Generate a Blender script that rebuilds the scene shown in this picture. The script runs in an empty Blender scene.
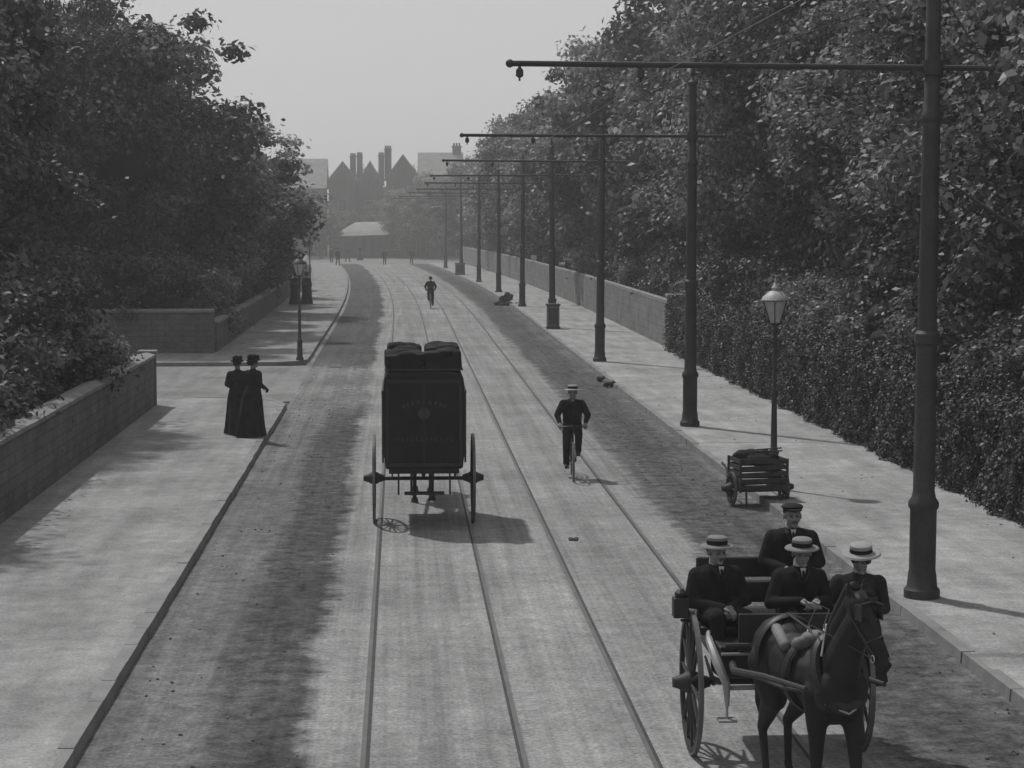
import bpy, bmesh, math, random
import numpy as np
from mathutils import Vector, Matrix
random.seed(7); rng=np.random.default_rng(7)
S=bpy.context.scene
COL=S.collection
V=Vector
R=math.radians

# ------------------------------------------------------------------ materials
def _nt(name):
    m=bpy.data.materials.new(name); m.use_nodes=True
    nt=m.node_tree; b=nt.nodes['Principled BSDF']
    return m,nt,b
def math_n(nt,op,a,b=None,c=None):
    n=nt.nodes.new('ShaderNodeMath'); n.operation=op
    for i,x in enumerate((a,b,c)):
        if x is None: continue
        if isinstance(x,(int,float)): n.inputs[i].default_value=x
        else: nt.links.new(x,n.inputs[i])
    return n.outputs[0]
def noise_n(nt,vec,scale,detail=4,rough=.6,stretch=None,dist=0):
    if stretch:
        mp=nt.nodes.new('ShaderNodeMapping'); mp.inputs['Scale'].default_value=stretch
        nt.links.new(vec,mp.inputs['Vector']); vec=mp.outputs[0]
    n=nt.nodes.new('ShaderNodeTexNoise'); n.inputs['Scale'].default_value=scale
    n.inputs['Detail'].default_value=detail; n.inputs['Roughness'].default_value=rough
    n.inputs['Distortion'].default_value=dist
    nt.links.new(vec,n.inputs['Vector']); return n.outputs['Fac']
def coord(nt,kind='Object'):
    if kind=='Pos':
        return nt.nodes.new('ShaderNodeNewGeometry').outputs['Position']
    return nt.nodes.new('ShaderNodeTexCoord').outputs[kind]
def bump_n(nt,b,h,strength,dist=.02):
    bp=nt.nodes.new('ShaderNodeBump'); bp.inputs['Strength'].default_value=strength
    bp.inputs['Distance'].default_value=dist
    nt.links.new(h,bp.inputs['Height']); nt.links.new(bp.outputs[0],b.inputs['Normal'])
def amp_n(nt,fac,a):   # noise fac lives mostly in .35-.65
    return math_n(nt,'MAXIMUM',math_n(nt,'MULTIPLY_ADD',fac,4*a,1-2*a),.12)
_mc={}
def gm(name,v,rough=.8,amp=.25,scale=6,bump=0,spec=.25,metal=0,kind='Object',stretch=None,a2=.0,s2=40):
    if name in _mc: return _mc[name]
    m,nt,b=_nt(name)
    c=coord(nt,kind)
    f=noise_n(nt,c,scale,stretch=stretch)
    val=math_n(nt,'MULTIPLY',amp_n(nt,f,amp),v)
    if a2: val=math_n(nt,'MULTIPLY',val,amp_n(nt,noise_n(nt,c,s2,3),a2))
    val=math_n(nt,'MAXIMUM',val,.004)
    nt.links.new(val,b.inputs['Base Color'])
    b.inputs['Roughness'].default_value=rough; b.inputs['Specular IOR Level'].default_value=spec
    b.inputs['Metallic'].default_value=metal
    if bump: bump_n(nt,b,f,bump)
    _mc[name]=m; return m

def ramp_n(nt,fac,pts):
    r=nt.nodes.new('ShaderNodeValToRGB'); cr=r.color_ramp
    while len(cr.elements)>1: cr.elements.remove(cr.elements[-1])
    cr.elements[0].position=pts[0][0]; v=pts[0][1]; cr.elements[0].color=(v,v,v,1)
    for p,v in pts[1:]:
        e=cr.elements.new(p); e.color=(v,v,v,1)
    nt.links.new(fac,r.inputs[0]); return r.outputs[0]
def mixv(nt,f,a,b):  # a*(1-f)+b*f
    ia=math_n(nt,'MULTIPLY',a,math_n(nt,'SUBTRACT',1,f)); ib=math_n(nt,'MULTIPLY',b,f)
    return math_n(nt,'ADD',ia,ib)

def road_mat():
    m,nt,b=_nt('roadway_surface')
    uv=coord(nt,'UV')          # u = lateral metres/10, v = metres/10
    sep=nt.nodes.new('ShaderNodeSeparateXYZ'); nt.links.new(uv,sep.inputs[0])
    x=math_n(nt,'MULTIPLY',sep.outputs[0],10)
    wob=noise_n(nt,uv,14,5,.7)
    wob2=noise_n(nt,uv,1.6,2,.5)
    xx=math_n(nt,'ADD',x,math_n(nt,'MULTIPLY_ADD',wob,.9,-.45))
    xx=math_n(nt,'ADD',xx,math_n(nt,'MULTIPLY_ADD',wob2,.7,-.35))
    u=math_n(nt,'DIVIDE',math_n(nt,'ADD',xx,3.0),9.2)
    P=lambda X:(X+3)/9.2
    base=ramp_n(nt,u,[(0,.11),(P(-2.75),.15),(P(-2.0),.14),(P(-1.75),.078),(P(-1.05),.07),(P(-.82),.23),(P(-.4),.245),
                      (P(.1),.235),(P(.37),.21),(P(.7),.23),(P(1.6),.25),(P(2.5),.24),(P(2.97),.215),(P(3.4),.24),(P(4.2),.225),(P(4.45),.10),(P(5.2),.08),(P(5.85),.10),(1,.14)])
    Y=math_n(nt,'DIVIDE',math_n(nt,'ADD',sep.outputs[1],math_n(nt,'MULTIPLY_ADD',wob,.08,-.04)),10)
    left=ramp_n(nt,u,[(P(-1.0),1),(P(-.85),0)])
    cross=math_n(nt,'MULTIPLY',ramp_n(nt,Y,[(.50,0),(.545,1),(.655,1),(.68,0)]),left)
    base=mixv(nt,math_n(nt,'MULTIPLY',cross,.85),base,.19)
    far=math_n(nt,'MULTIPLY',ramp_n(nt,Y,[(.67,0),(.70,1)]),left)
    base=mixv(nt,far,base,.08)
    rough=ramp_n(nt,u,[(P(-1.9),.6),(P(-1.7),1.0),(P(-1.0),1.0),(P(-.8),.34),(P(4.2),.34),(P(4.45),1.0)])
    tr=noise_n(nt,uv,1,4,.6,stretch=(34,.9,1))
    tr2=noise_n(nt,uv,1,3,.6,stretch=(110,1.2,1))
    big=noise_n(nt,uv,3.2,3,.6)
    fine=noise_n(nt,uv,210,2,.8)
    med=noise_n(nt,uv,36,5,.8)
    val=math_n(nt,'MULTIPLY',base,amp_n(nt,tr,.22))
    val=math_n(nt,'MULTIPLY',val,amp_n(nt,tr2,.18))
    val=math_n(nt,'MULTIPLY',val,amp_n(nt,big,.24))
    val=math_n(nt,'MULTIPLY',val,amp_n(nt,fine,.42))
    md=math_n(nt,'MULTIPLY_ADD',math_n(nt,'SUBTRACT',med,.5),math_n(nt,'MULTIPLY',rough,3.8),1.0)
    val=math_n(nt,'MULTIPLY',val,math_n(nt,'MAXIMUM',md,.25))
    br=nt.nodes.new('ShaderNodeTexBrick'); br.inputs['Scale'].default_value=1
    mp=nt.nodes.new('ShaderNodeMapping'); mp.inputs['Scale'].default_value=(10,10,10); nt.links.new(uv,mp.inputs[0])
    nt.links.new(mp.outputs[0],br.inputs['Vector'])
    br.inputs['Brick Width'].default_value=.2; br.inputs['Row Height'].default_value=.13; br.inputs['Mortar Size'].default_value=.012
    br.inputs['Color1'].default_value=(1,1,1,1); br.inputs['Color2'].default_value=(.8,.8,.8,1); br.inputs['Mortar'].default_value=(.6,.6,.6,1)
    bv=math_n(nt,'MULTIPLY_ADD',br.outputs['Color'],.15,.86)
    val=math_n(nt,'MULTIPLY',val,bv)
    nt.links.new(val,b.inputs['Base Color']); b.inputs['Roughness'].default_value=.95
    b.inputs['Specular IOR Level'].default_value=.08
    bump_n(nt,b,med,.7,.025)
    return m
def pave_mat(name,v,flags=True,a=.14):
    m,nt,b=_nt(name); c=coord(nt,'Pos')
    big=noise_n(nt,c,.45,4,.6); med=noise_n(nt,c,3.5,4,.7); fine=noise_n(nt,c,26,2,.8)
    st=noise_n(nt,c,1,3,.6,stretch=(2.5,.25,1))
    val=math_n(nt,'MULTIPLY',amp_n(nt,big,.24),v)
    val=math_n(nt,'MULTIPLY',val,amp_n(nt,med,.24)); val=math_n(nt,'MULTIPLY',val,amp_n(nt,fine,.32)); val=math_n(nt,'MULTIPLY',val,amp_n(nt,st,.2))
    if flags:
        br=nt.nodes.new('ShaderNodeTexBrick'); br.inputs['Scale'].default_value=1
        nt.links.new(c,br.inputs['Vector'])
        br.inputs['Brick Width'].default_value=.9; br.inputs['Row Height'].default_value=.7; br.inputs['Mortar Size'].default_value=.01
        br.inputs['Color1'].default_value=(1,1,1,1); br.inputs['Color2'].default_value=(.96,.96,.96,1); br.inputs['Mortar'].default_value=(.88,.88,.88,1)
        val=math_n(nt,'MULTIPLY',val,br.outputs['Color'])
    nt.links.new(val,b.inputs['Base Color']); b.inputs['Roughness'].default_value=.95; b.inputs['Specular IOR Level'].default_value=.08
    bump_n(nt,b,med,.3,.012)
    return m
def stone_mat(name,v,bw=.5,rh=.22,kind='UV',c2=.6):
    m,nt,b=_nt(name); c=coord(nt,kind)
    br=nt.nodes.new('ShaderNodeTexBrick'); br.inputs['Scale'].default_value=1
    nt.links.new(c,br.inputs['Vector'])
    br.inputs['Brick Width'].default_value=bw; br.inputs['Row Height'].default_value=rh; br.inputs['Mortar Size'].default_value=.012
    br.inputs['Color1'].default_value=(1,1,1,1); br.inputs['Color2'].default_value=(c2,c2,c2,1); br.inputs['Mortar'].default_value=(.65,.65,.65,1)
    f=noise_n(nt,c,1.2,5,.65); f2=noise_n(nt,c,14,4,.7)
    val=math_n(nt,'MULTIPLY',br.outputs['Color'],amp_n(nt,f,.38)); val=math_n(nt,'MULTIPLY',val,amp_n(nt,f2,.3))
    val=math_n(nt,'MULTIPLY',val,v)
    nt.links.new(val,b.inputs['Base Color']); b.inputs['Roughness'].default_value=.92; b.inputs['Specular IOR Level'].default_value=.15
    bump_n(nt,b,math_n(nt,'ADD',br.outputs['Color'],f2),.6,.02)
    return m
def leaf_mat(name,v,trans=.3,rough=.5,spec=.35):
    m,nt,b=_nt(name)
    at=nt.nodes.new('ShaderNodeAttribute'); at.attribute_name='tone'
    val=math_n(nt,'MULTIPLY',at.outputs['Fac'],v)
    nt.links.new(val,b.inputs['Base Color']); b.inputs['Roughness'].default_value=rough; b.inputs['Specular IOR Level'].default_value=spec
    if trans:
        tr=nt.nodes.new('ShaderNodeBsdfTranslucent'); nt.links.new(val,tr.inputs['Color'])
        mx=nt.nodes.new('ShaderNodeMixShader'); mx.inputs[0].default_value=trans
        nt.links.new(b.outputs[0],mx.inputs[1]); nt.links.new(tr.outputs[0],mx.inputs[2])
        nt.links.new(mx.outputs[0],nt.nodes['Material Output'].inputs['Surface'])
    return m

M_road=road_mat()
M_paveR=pave_mat('pavement_flags',.29); M_paveL=pave_mat('pavement_gravel',.24,False)
M_side=pave_mat('side_street_dust',.2,False)
M_kerb=gm('kerb_granite',.2,amp=.3,scale=1.5,bump=.3,a2=.2,kind='Pos')
M_ground=gm('rough_grass',.06,amp=.4,scale=1.2,kind='Pos',a2=.4)
M_wall=stone_mat('rubble_stone',.14,.45,.2,c2=.8); M_cope=gm('coping_stone',.2,amp=.3,scale=2,bump=.3,a2=.2,kind='Pos')
M_wallR=stone_mat('pale_stone',.2,.9,.3,c2=.88)
M_leafA=leaf_mat('leaves_dark',.075,.25); M_leafB=leaf_mat('leaves_mid',.13,.36); M_leafH=leaf_mat('hedge_leaves',.055,0,spec=.2)
M_core=gm('foliage_core',.012,amp=.2)  # near-black: shade inside the foliage put into the colour
M_bark=gm('bark',.06,amp=.4,scale=4,stretch=(4,4,.6),bump=.6)
M_iron=gm('painted_iron',.045,rough=.6,amp=.35,scale=2.5,bump=.1,spec=.3,a2=.25)
M_wire=gm('copper_wire',.12,rough=.5)
M_rail=gm('rail_steel',.09,rough=.5,spec=.4,amp=.35,scale=2,kind='Pos',a2=.2)
M_groove=gm('rail_groove',.05,amp=.35,kind='Pos')
M_black=gm('black_cloth',.016,rough=.95,amp=.45,scale=7,spec=.08,bump=.35)
M_dark=gm('dark_wool',.026,rough=.95,amp=.45,scale=7,spec=.08,bump=.35)
M_skin=gm('skin',.2,rough=.6,amp=.12,scale=12)
M_hair=gm('hair',.02,rough=.6,amp=.3,scale=30)
M_feat=gm('facial_features',.06,rough=.6,amp=.1)  # plain dark colour of eyes, mouth and moustache
M_white=gm('white_linen',.42,rough=.8,amp=.08)
M_straw=gm('straw',.36,rough=.8,amp=.12,scale=30)
M_strawd=gm('straw_grey',.17,rough=.8,amp=.12,scale=30)
M_leather=gm('harness_leather',.015,rough=.5,spec=.4,amp=.3)
M_horse=gm('horse_coat',.014,rough=.6,spec=.25,amp=.5,scale=3)
M_hoof=gm('hoof',.05,rough=.5)
M_coach=gm('coach_paint',.015,rough=.5,spec=.4,amp=.4,scale=3,a2=.2)
M_van=gm('van_paint',.018,rough=.75,spec=.2,amp=.45,scale=2.2,a2=.35)
M_vanlt=gm('van_lettering',.05,rough=.7,amp=.4,scale=14)
M_wheel=gm('wheel_wood',.035,rough=.6,amp=.3,scale=8)
M_tyre=gm('iron_tyre',.12,rough=.45,metal=.3,amp=.3)
M_ltwood=gm('pale_varnished_wood',.26,rough=.5,amp=.2,scale=8,spec=.4)
M_tarp=gm('tarpaulin',.022,rough=.9,amp=.5,scale=4,bump=.6,a2=.3,spec=.1)
M_log=gm('weathered_wood',.045,rough=.9,amp=.5,scale=9,bump=.6)
M_brick=stone_mat('brickwork',.10,.23,.08,kind='Object')
M_slate=gm('slate',.13,rough=.8,amp=.3,scale=1.5,spec=.2)
M_slate2=gm('slate_pale',.22,rough=.8,amp=.3,scale=1.5,spec=.2)
M_glassd=gm('window_glass',.03,rough=.2,spec=.5,amp=.2)
M_frame=gm('window_frame',.2,rough=.6,amp=.1)
M_awn=gm('awning_canvas',.30,rough=.8,amp=.25,scale=2)
M_metal=gm('bright_metal',.35,rough=.4,metal=.8,amp=.1)
M_dung=gm('dung',.06,rough=1,amp=.4,scale=20)
m,nt,b=_nt('lantern_glass'); b.inputs['Base Color'].default_value=(.6,.6,.6,1); b.inputs['Roughness'].default_value=.12
tr=nt.nodes.new('ShaderNodeBsdfTransparent'); mx=nt.nodes.new('ShaderNodeMixShader'); mx.inputs[0].default_value=.5
nt.links.new(b.outputs[0],mx.inputs[1]); nt.links.new(tr.outputs[0],mx.inputs[2]); nt.links.new(mx.outputs[0],nt.nodes['Material Output'].inputs[0])
M_glass=m

# ------------------------------------------------------------------ mesh helpers
def mkobj(name,me,mat=None,parent=None,loc=None,smooth=False):
    o=bpy.data.objects.new(name,me); COL.objects.link(o)
    if mat: me.materials.append(mat)
    if parent: o.parent=parent
    if loc: o.location=loc
    if smooth:
        me.polygons.foreach_set('use_smooth',[True]*len(me.polygons))
    return o
def empty(name,loc=(0,0,0),rz=0,sc=1):
    e=bpy.data.objects.new(name,None); COL.objects.link(e); e.location=loc; e.rotation_euler=(0,0,rz); e.scale=(sc,)*3
    e.empty_display_size=.1
    return e
class Blob:
    def __init__(s): s.v=[]; s.f=[]
    def rings(s,rs,cap=True,closed=False):
        n0=len(s.v); k=len(rs[0])
        for r in rs: s.v.extend([tuple(p) for p in r])
        m=len(rs)
        for i in range(m if closed else m-1):
            a=n0+i*k; b2=n0+((i+1)%m)*k
            for j in range(k):
                s.f.append((a+j,a+(j+1)%k,b2+(j+1)%k,b2+j))
        if cap and not closed:
            s.f.append(tuple(n0+j for j in reversed(range(k))))
            s.f.append(tuple(n0+(m-1)*k+j for j in range(k)))
        return s
    def cap(s,p0,p1,r0,r1,seg=10,sx=None):
        p0=V(p0);p1=V(p1); d=(p1-p0); L=d.length
        if L<1e-6: d=V((0,0,1))
        d.normalize(); a=d.orthogonal().normalized(); b=d.cross(a)
        rs=[]
        for t in (-80,-50,-20,0): 
            t=R(t); c=p0+d*math.sin(t)*r0; q=math.cos(t)*r0
            rs.append([c+(a*math.cos(w)+b*math.sin(w))*q for w in [2*math.pi*i/seg for i in range(seg)]])
        for t in (0,20,50,80):
            t=R(t); c=p1+d*math.sin(t)*r1; q=math.cos(t)*r1
            rs.append([c+(a*math.cos(w)+b*math.sin(w))*q for w in [2*math.pi*i/seg for i in range(seg)]])
        return s.rings(rs)
    def ell(s,c,r,seg=12,rot=None):
        c=V(c); rs=[]
        if isinstance(r,(int,float)): r=(r,r,r)
        for t in range(-75,76,25):
            tt=R(t); ring=[]
            for i in range(seg):
                w=2*math.pi*i/seg
                p=V((math.cos(w)*math.cos(tt)*r[0],math.sin(w)*math.cos(tt)*r[1],math.sin(tt)*r[2]))
                if rot: p=rot@p
                ring.append(c+p)
            rs.append(ring)
        return s.rings(rs)
    def tube(s,pts,r,seg=8):
        pts=[V(p) for p in pts]; n=len(pts)
        if isinstance(r,(int,float)): r=[r]*n
        rs=[]; ref=None
        for i,p in enumerate(pts):
            d=(pts[min(i+1,n-1)]-pts[max(i-1,0)]).normalized()
            if ref is None: a=d.orthogonal().normalized()
            else:
                a=ref-d*ref.dot(d)
                a=a.normalized() if a.length>1e-5 else d.orthogonal().normalized()
            ref=a; b=d.cross(a)
            rs.append([p+(a*math.cos(2*math.pi*j/seg)+b*math.sin(2*math.pi*j/seg))*r[i] for j in range(seg)])
        return s.rings(rs)
    def lathe(s,prof,c=(0,0,0),axis='z',seg=16):
        c=V(c); rs=[]
        for r,z in prof:
            ring=[]
            for i in range(seg):
                w=2*math.pi*i/seg
                if axis=='z': p=V((math.cos(w)*r,math.sin(w)*r,z))
                elif axis=='x': p=V((z,math.cos(w)*r,math.sin(w)*r))
                else: p=V((math.sin(w)*r,z,math.cos(w)*r))
                ring.append(c+p)
            rs.append(ring)
        return s.rings(rs)
    def torus(s,c,Rr,r,axis='x',seg=32,k=8,ry=None):
        c=V(c); rs=[]
        ry=ry or r
        for i in range(seg):
            w=2*math.pi*i/seg; ring=[]
            for j in range(k):
                t=2*math.pi*j/k+math.pi/k
                q=Rr+math.cos(t)*r; h=math.sin(t)*ry
                if axis=='x': p=V((h,math.cos(w)*q,math.sin(w)*q))
                elif axis=='z': p=V((math.cos(w)*q,math.sin(w)*q,h))
                else: p=V((math.cos(w)*q,h,math.sin(w)*q))
                ring.append(c+p)
            rs.append(ring)
        return s.rings(rs,closed=True)
    def box(s,c,sz,rot=None):
        c=V(c); n0=len(s.v); x,y,z=[q/2 for q in sz]
        for p in ((-x,-y,-z),(x,-y,-z),(x,y,-z),(-x,y,-z),(-x,-y,z),(x,-y,z),(x,y,z),(-x,y,z)):
            p=V(p)
            if rot: p=rot@p
            s.v.append(tuple(c+p))
        for f in ((0,3,2,1),(4,5,6,7),(0,1,5,4),(1,2,6,5),(2,3,7,6),(3,0,4,7)): s.f.append(tuple(n0+i for i in f))
        return s
    def xf(s,Mx):
        s.v=[tuple(Mx@V(p)) for p in s.v]; return s
    def obj(s,name,mat,parent=None,loc=None,voxel=0,smooth=True,it=3,bevel=0):
        me=bpy.data.meshes.new(name); me.from_pydata(s.v,[],s.f)
        bm=bmesh.new(); bm.from_mesh(me); bmesh.ops.recalc_face_normals(bm,faces=bm.faces); bm.to_mesh(me); bm.free()
        o=mkobj(name,me,mat,parent,loc)
        if voxel:
            md=o.modifiers.new('r','REMESH'); md.mode='VOXEL'; md.voxel_size=voxel; md.use_smooth_shade=True
            if it:
                sm=o.modifiers.new('s','SMOOTH'); sm.factor=.6; sm.iterations=it
        elif smooth:
            me.polygons.foreach_set('use_smooth',[True]*len(me.polygons))
            me.set_sharp_from_angle(angle=R(40))
        if bevel:
            bv=o.modifiers.new('b','BEVEL'); bv.width=bevel; bv.segments=2; bv.limit_method='ANGLE'
        return o

def sh(y): return -2.3e-4*max(0,y-95)**2
def ribbon(name,xL,xR,y0,y1,z,mat,step=3.0,nx=1,noshift=False):
    ys=np.arange(y0,y1+step*.5,step); vs=[];uv=[];fs=[]
    for y in ys:
        for i in range(nx+1):
            x=xL+(xR-xL)*i/nx
            vs.append((x+(0 if noshift else sh(y)),y,z)); uv.append((x/10,y/10))
    k=nx+1
    for j in range(len(ys)-1):
        for i in range(nx): fs.append((j*k+i,j*k+i+1,(j+1)*k+i+1,(j+1)*k+i))
    me=bpy.data.meshes.new(name); me.from_pydata(vs,[],fs)
    u=me.uv_layers.new(name='UVMap')
    for l in me.loops: u.data[l.index].uv=uv[l.vertex_index]
    return mkobj(name,me,mat)
def sheet(name,pts,z,mat):
    bm=bmesh.new(); f=bm.faces.new([bm.verts.new((p[0],p[1],z)) for p in pts])
    bmesh.ops.triangulate(bm,faces=[f]); bmesh.ops.recalc_face_normals(bm,faces=bm.faces)
    me=bpy.data.meshes.new(name); bm.to_mesh(me); bm.free()
    if me.polygons[0].normal.z<0: me.flip_normals()
    return mkobj(name,me,mat)
def resample(pts,d):
    out=[V(pts[0])]; acc=0; 
    for i in range(len(pts)-1):
        a=V(pts[i]);b=V(pts[i+1]); L=(b-a).length; t=d-acc
        while t<=L: out.append(a+(b-a)*(t/L)); t+=d
        acc=L-(t-d)
    return out
def kerb(name,pts,w=.16,side=1,h=.125):
    P=resample(pts,.9); bl=Blob()
    for a,b in zip(P[:-1],P[1:]):
        d=(b-a).normalized(); n=V((-d.y,d.x))*side
        a2=a+d*.003; b2=b-d*.003; z=h+random.uniform(-.008,.006); o=random.uniform(-.008,.008)
        q=[a2+n*o,b2+n*o,b2+n*w,a2+n*w]
        n0=len(bl.v)
        for p in q: bl.v.append((p.x,p.y,-.02))
        for k,p in enumerate(q):
            e=.012 if k<2 else 0; pp=p+n*e; bl.v.append((pp.x,pp.y,z))
        for f in ((0,3,2,1),(4,5,6,7),(0,1,5,4),(1,2,6,5),(2,3,7,6),(3,0,4,7)): bl.f.append(tuple(n0+i for i in f))
    return bl.obj(name,M_kerb,smooth=False)
def sweep(name,prof,pts,mat,parent=None,jit=0):
    P=[V(p) for p in pts]; vs=[];fs=[]
    dist=[0]
    for a,b in zip(P[:-1],P[1:]): dist.append(dist[-1]+(b-a).length)
    per=[0]
    k=len(prof)
    for i in range(k): a=prof[i];b=prof[(i+1)%k]; per.append(per[-1]+math.hypot(a[0]-b[0],a[1]-b[1]))
    for i,p in enumerate(P):
        d=(P[min(i+1,len(P)-1)]-P[max(i-1,0)]).normalized()
        n=V((-d.y,d.x))
        if 0<i<len(P)-1:
            d0=(p-P[i-1]).normalized(); c=max(.5,d0.dot(d)); n=n/c
        for o,z in prof:
            q=p+n*o; vs.append((q.x,q.y,z+random.uniform(-jit,jit)))
    fuv=[]
    for i in range(len(P)-1):
        for j in range(k):
            j2=(j+1)%k
            fs.append((i*k+j,(i+1)*k+j,(i+1)*k+j2,i*k+j2))
            fuv.append([(dist[i],per[j]),(dist[i+1],per[j]),(dist[i+1],per[j+1]),(dist[i],per[j+1])])
    fs.append(tuple(range(k))); fuv.append([(o,z) for o,z in prof])
    fs.append(tuple((len(P)-1)*k+j for j in reversed(range(k)))); fuv.append([(o,z) for o,z in reversed(prof)])
    me=bpy.data.meshes.new(name); me.from_pydata(vs,[],fs)
    u=me.uv_layers.new(name='UVMap')
    for pl,q in zip(me.polygons,fuv):
        for li,c in zip(pl.loop_indices,q): u.data[li].uv=c
    bm=bmesh.new(); bm.from_mesh(me); bmesh.ops.recalc_face_normals(bm,faces=bm.faces); bm.to_mesh(me); bm.free()
    return mkobj(name,me,mat,parent)

# ------------------------------------------------------------------ ground, road
sheet('ground',[(-1500,-200),(1500,-200),(1500,3000),(-1500,3000)],-.03,M_ground)
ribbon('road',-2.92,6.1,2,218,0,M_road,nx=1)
sheet('far_road_junction',[(-80,217.5),(30,217.5),(30,246),(-80,246)],-.006,M_side)
sheet('side_street',[(-60,54.4),(-2.92,54.4),(-2.92,67.6),(-60,67.6)],-.004,M_side)
ribbon('pavement',6.2,10.2,2,218,.12,M_paveR)
def arc(cx,cy,r,a0,a1,n=8): return [(cx+r*math.cos(R(a0+(a1-a0)*i/n)),cy+r*math.sin(R(a0+(a1-a0)*i/n))) for i in range(n+1)]
kp=[(-2.92,2),(-2.92,52.4)]+arc(-4.92,52.4,2.0,0,90)[1:]+[(-60,54.4)]
kerb('kerb',kp,side=1)
ins=[(-3.02,2),(-3.02,52.4)]+arc(-4.92,52.4,1.9,0,90)[1:]+[(-60,54.3),(-60,52),(-9,52),(-9,2)]
sheet('pavement',ins,.118,M_paveL)
kp2=[(-60,67.6),(-4.6,67.6)]+arc(-4.6,69.1,1.5,-90,0)[1:]+[(-3.1+sh(y),y) for y in np.arange(72,218,4)]
kerb('kerb',kp2,side=1)
ins2=[(-60,67.7),(-4.6,67.7)]+arc(-4.6,69.1,1.4,-90,0)[1:]+[(-3.2+sh(y),y) for y in np.arange(72,218,4)]+[(-7.5+sh(214),214),(-8,120),(-8,74),(-60,74)]
sheet('pavement',ins2,.116,M_paveL)
kerb('kerb',[(6.1+sh(y),y) for y in np.arange(2,218,3)],side=-1)
ribbon('gutter',-3.12,-2.9,66,216,-.002,M_side)
bl=Blob(); bg=Blob()
for xr,sg in ((-.35,1),(1.10,-1),(2.25,1),(3.70,-1)):
    for a,b2,z,B in ((xr-.025,xr+.02,.007,bl),(xr+sg*.02,xr+sg*.055,.0045,bg)):
        lo,hi=min(a,b2),max(a,b2)
        n0=len(B.v); ys=np.arange(2,217,3)
        for y in ys: B.v+= [(lo+sh(y),y,z),(hi+sh(y),y,z)]
        for i in range(len(ys)-1): B.f.append((n0+2*i,n0+2*i+1,n0+2*i+3,n0+2*i+2))
tk=bl.obj('tram_track',M_rail,smooth=False); bg.obj('rail_grooves',M_groove,parent=tk,smooth=False)

# walls
def wall(name,pts,h,t,mat,cope=M_cope):
    e=empty(name)
    sweep('wall_body',[(0,-.1),(0,h),(t,h),(t,-.1)],pts,mat,e)
    sweep('coping',[(-.05,h),(-.05,h+.07),(t*.5,h+.12),(t+.05,h+.07),(t+.05,h)],pts,cope,e,jit=.006)
    return e
def dens(a,b,st): 
    a=V(a);b=V(b); n=max(1,int((b-a).length/st)); return [tuple(a+(b-a)*i/n) for i in range(n+1)]
wl=wall('stone_wall',dens((-6.2,8),(-6.2,51.9),1.2),1.36,.35,M_wall)
Blob().box((-6.385,52.1,.71),(.4,.4,1.44)).obj('end_pier',M_wall,parent=wl,smooth=False,bevel=.02)
Blob().box((-6.385,52.1,1.475),(.48,.48,.09)).obj('pier_cap',M_cope,parent=wl,smooth=False,bevel=.03)
wall('stone_wall',dens((-6.65,52.0),(-45,52.0),1.5),1.3,.35,M_wall)
wall('garden_wall',dens((-40,72.4),(-6.55,72.4),2)[:-1]+[(-6.55,72.4)],1.55,.35,M_wall)
wall('garden_wall',[(-6.5+sh(y),y) for y in np.arange(73.0,214,3)],1.1,.35,M_wall)
wr=wall('boundary_wall',[(9.75+sh(y),y) for y in np.arange(74,216,3)],1.75,-.35,M_wallR)
Blob().box((9.95,73.7,1.0),(.6,.6,2.0)).obj('end_pier',M_wallR,parent=wr,smooth=False,bevel=.02)
Blob().box((9.95,73.7,2.05),(.72,.72,.12)).obj('pier_cap',M_cope,parent=wr,smooth=False,bevel=.03)

# ------------------------------------------------------------------ foliage
def leaf_mesh(name,C,N,size,tone,mat,cores=None):
    n=len(C); rnd=rng.normal(size=(n,3)); t=np.cross(N,rnd); t/=np.linalg.norm(t,axis=1,keepdims=True)+1e-9
    b=np.cross(N,t); s=(size*rng.uniform(.6,1.35,n))[:,None]
    Vv=np.empty((n,4,3)); Vv[:,0]=C+t*s; Vv[:,1]=C+b*s*.62+N*s*.15; Vv[:,2]=C-t*s; Vv[:,3]=C-b*s*.62+N*s*.15
    Vv=Vv.reshape(-1,3)
    idx=np.arange(4*n,dtype=np.int32); mi=np.zeros(n,dtype=np.int32)
    if cores:      # added dark blobs blocking light, standing in for the crown's inner shade (quads of ring-lofted ellipsoids), material slot 1
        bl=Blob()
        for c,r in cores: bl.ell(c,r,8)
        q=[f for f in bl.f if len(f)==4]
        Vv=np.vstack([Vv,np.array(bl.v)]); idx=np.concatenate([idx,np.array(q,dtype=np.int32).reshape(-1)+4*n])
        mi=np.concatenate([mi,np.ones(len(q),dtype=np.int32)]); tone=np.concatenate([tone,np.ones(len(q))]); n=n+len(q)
    me=bpy.data.meshes.new(name); me.vertices.add(len(Vv)); me.vertices.foreach_set('co',Vv.reshape(-1))
    me.loops.add(4*n); me.loops.foreach_set('vertex_index',idx)
    me.polygons.add(n); me.polygons.foreach_set('loop_start',np.arange(0,4*n,4,dtype=np.int32))
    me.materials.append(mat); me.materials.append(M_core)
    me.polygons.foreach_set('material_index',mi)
    me.update(calc_edges=True)
    at=me.attributes.new('tone','FLOAT','FACE'); at.data.foreach_set('value',tone.astype(np.float32))
    return me
def nrm(a): return a/(np.linalg.norm(a,axis=1,keepdims=True)+1e-9)
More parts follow.
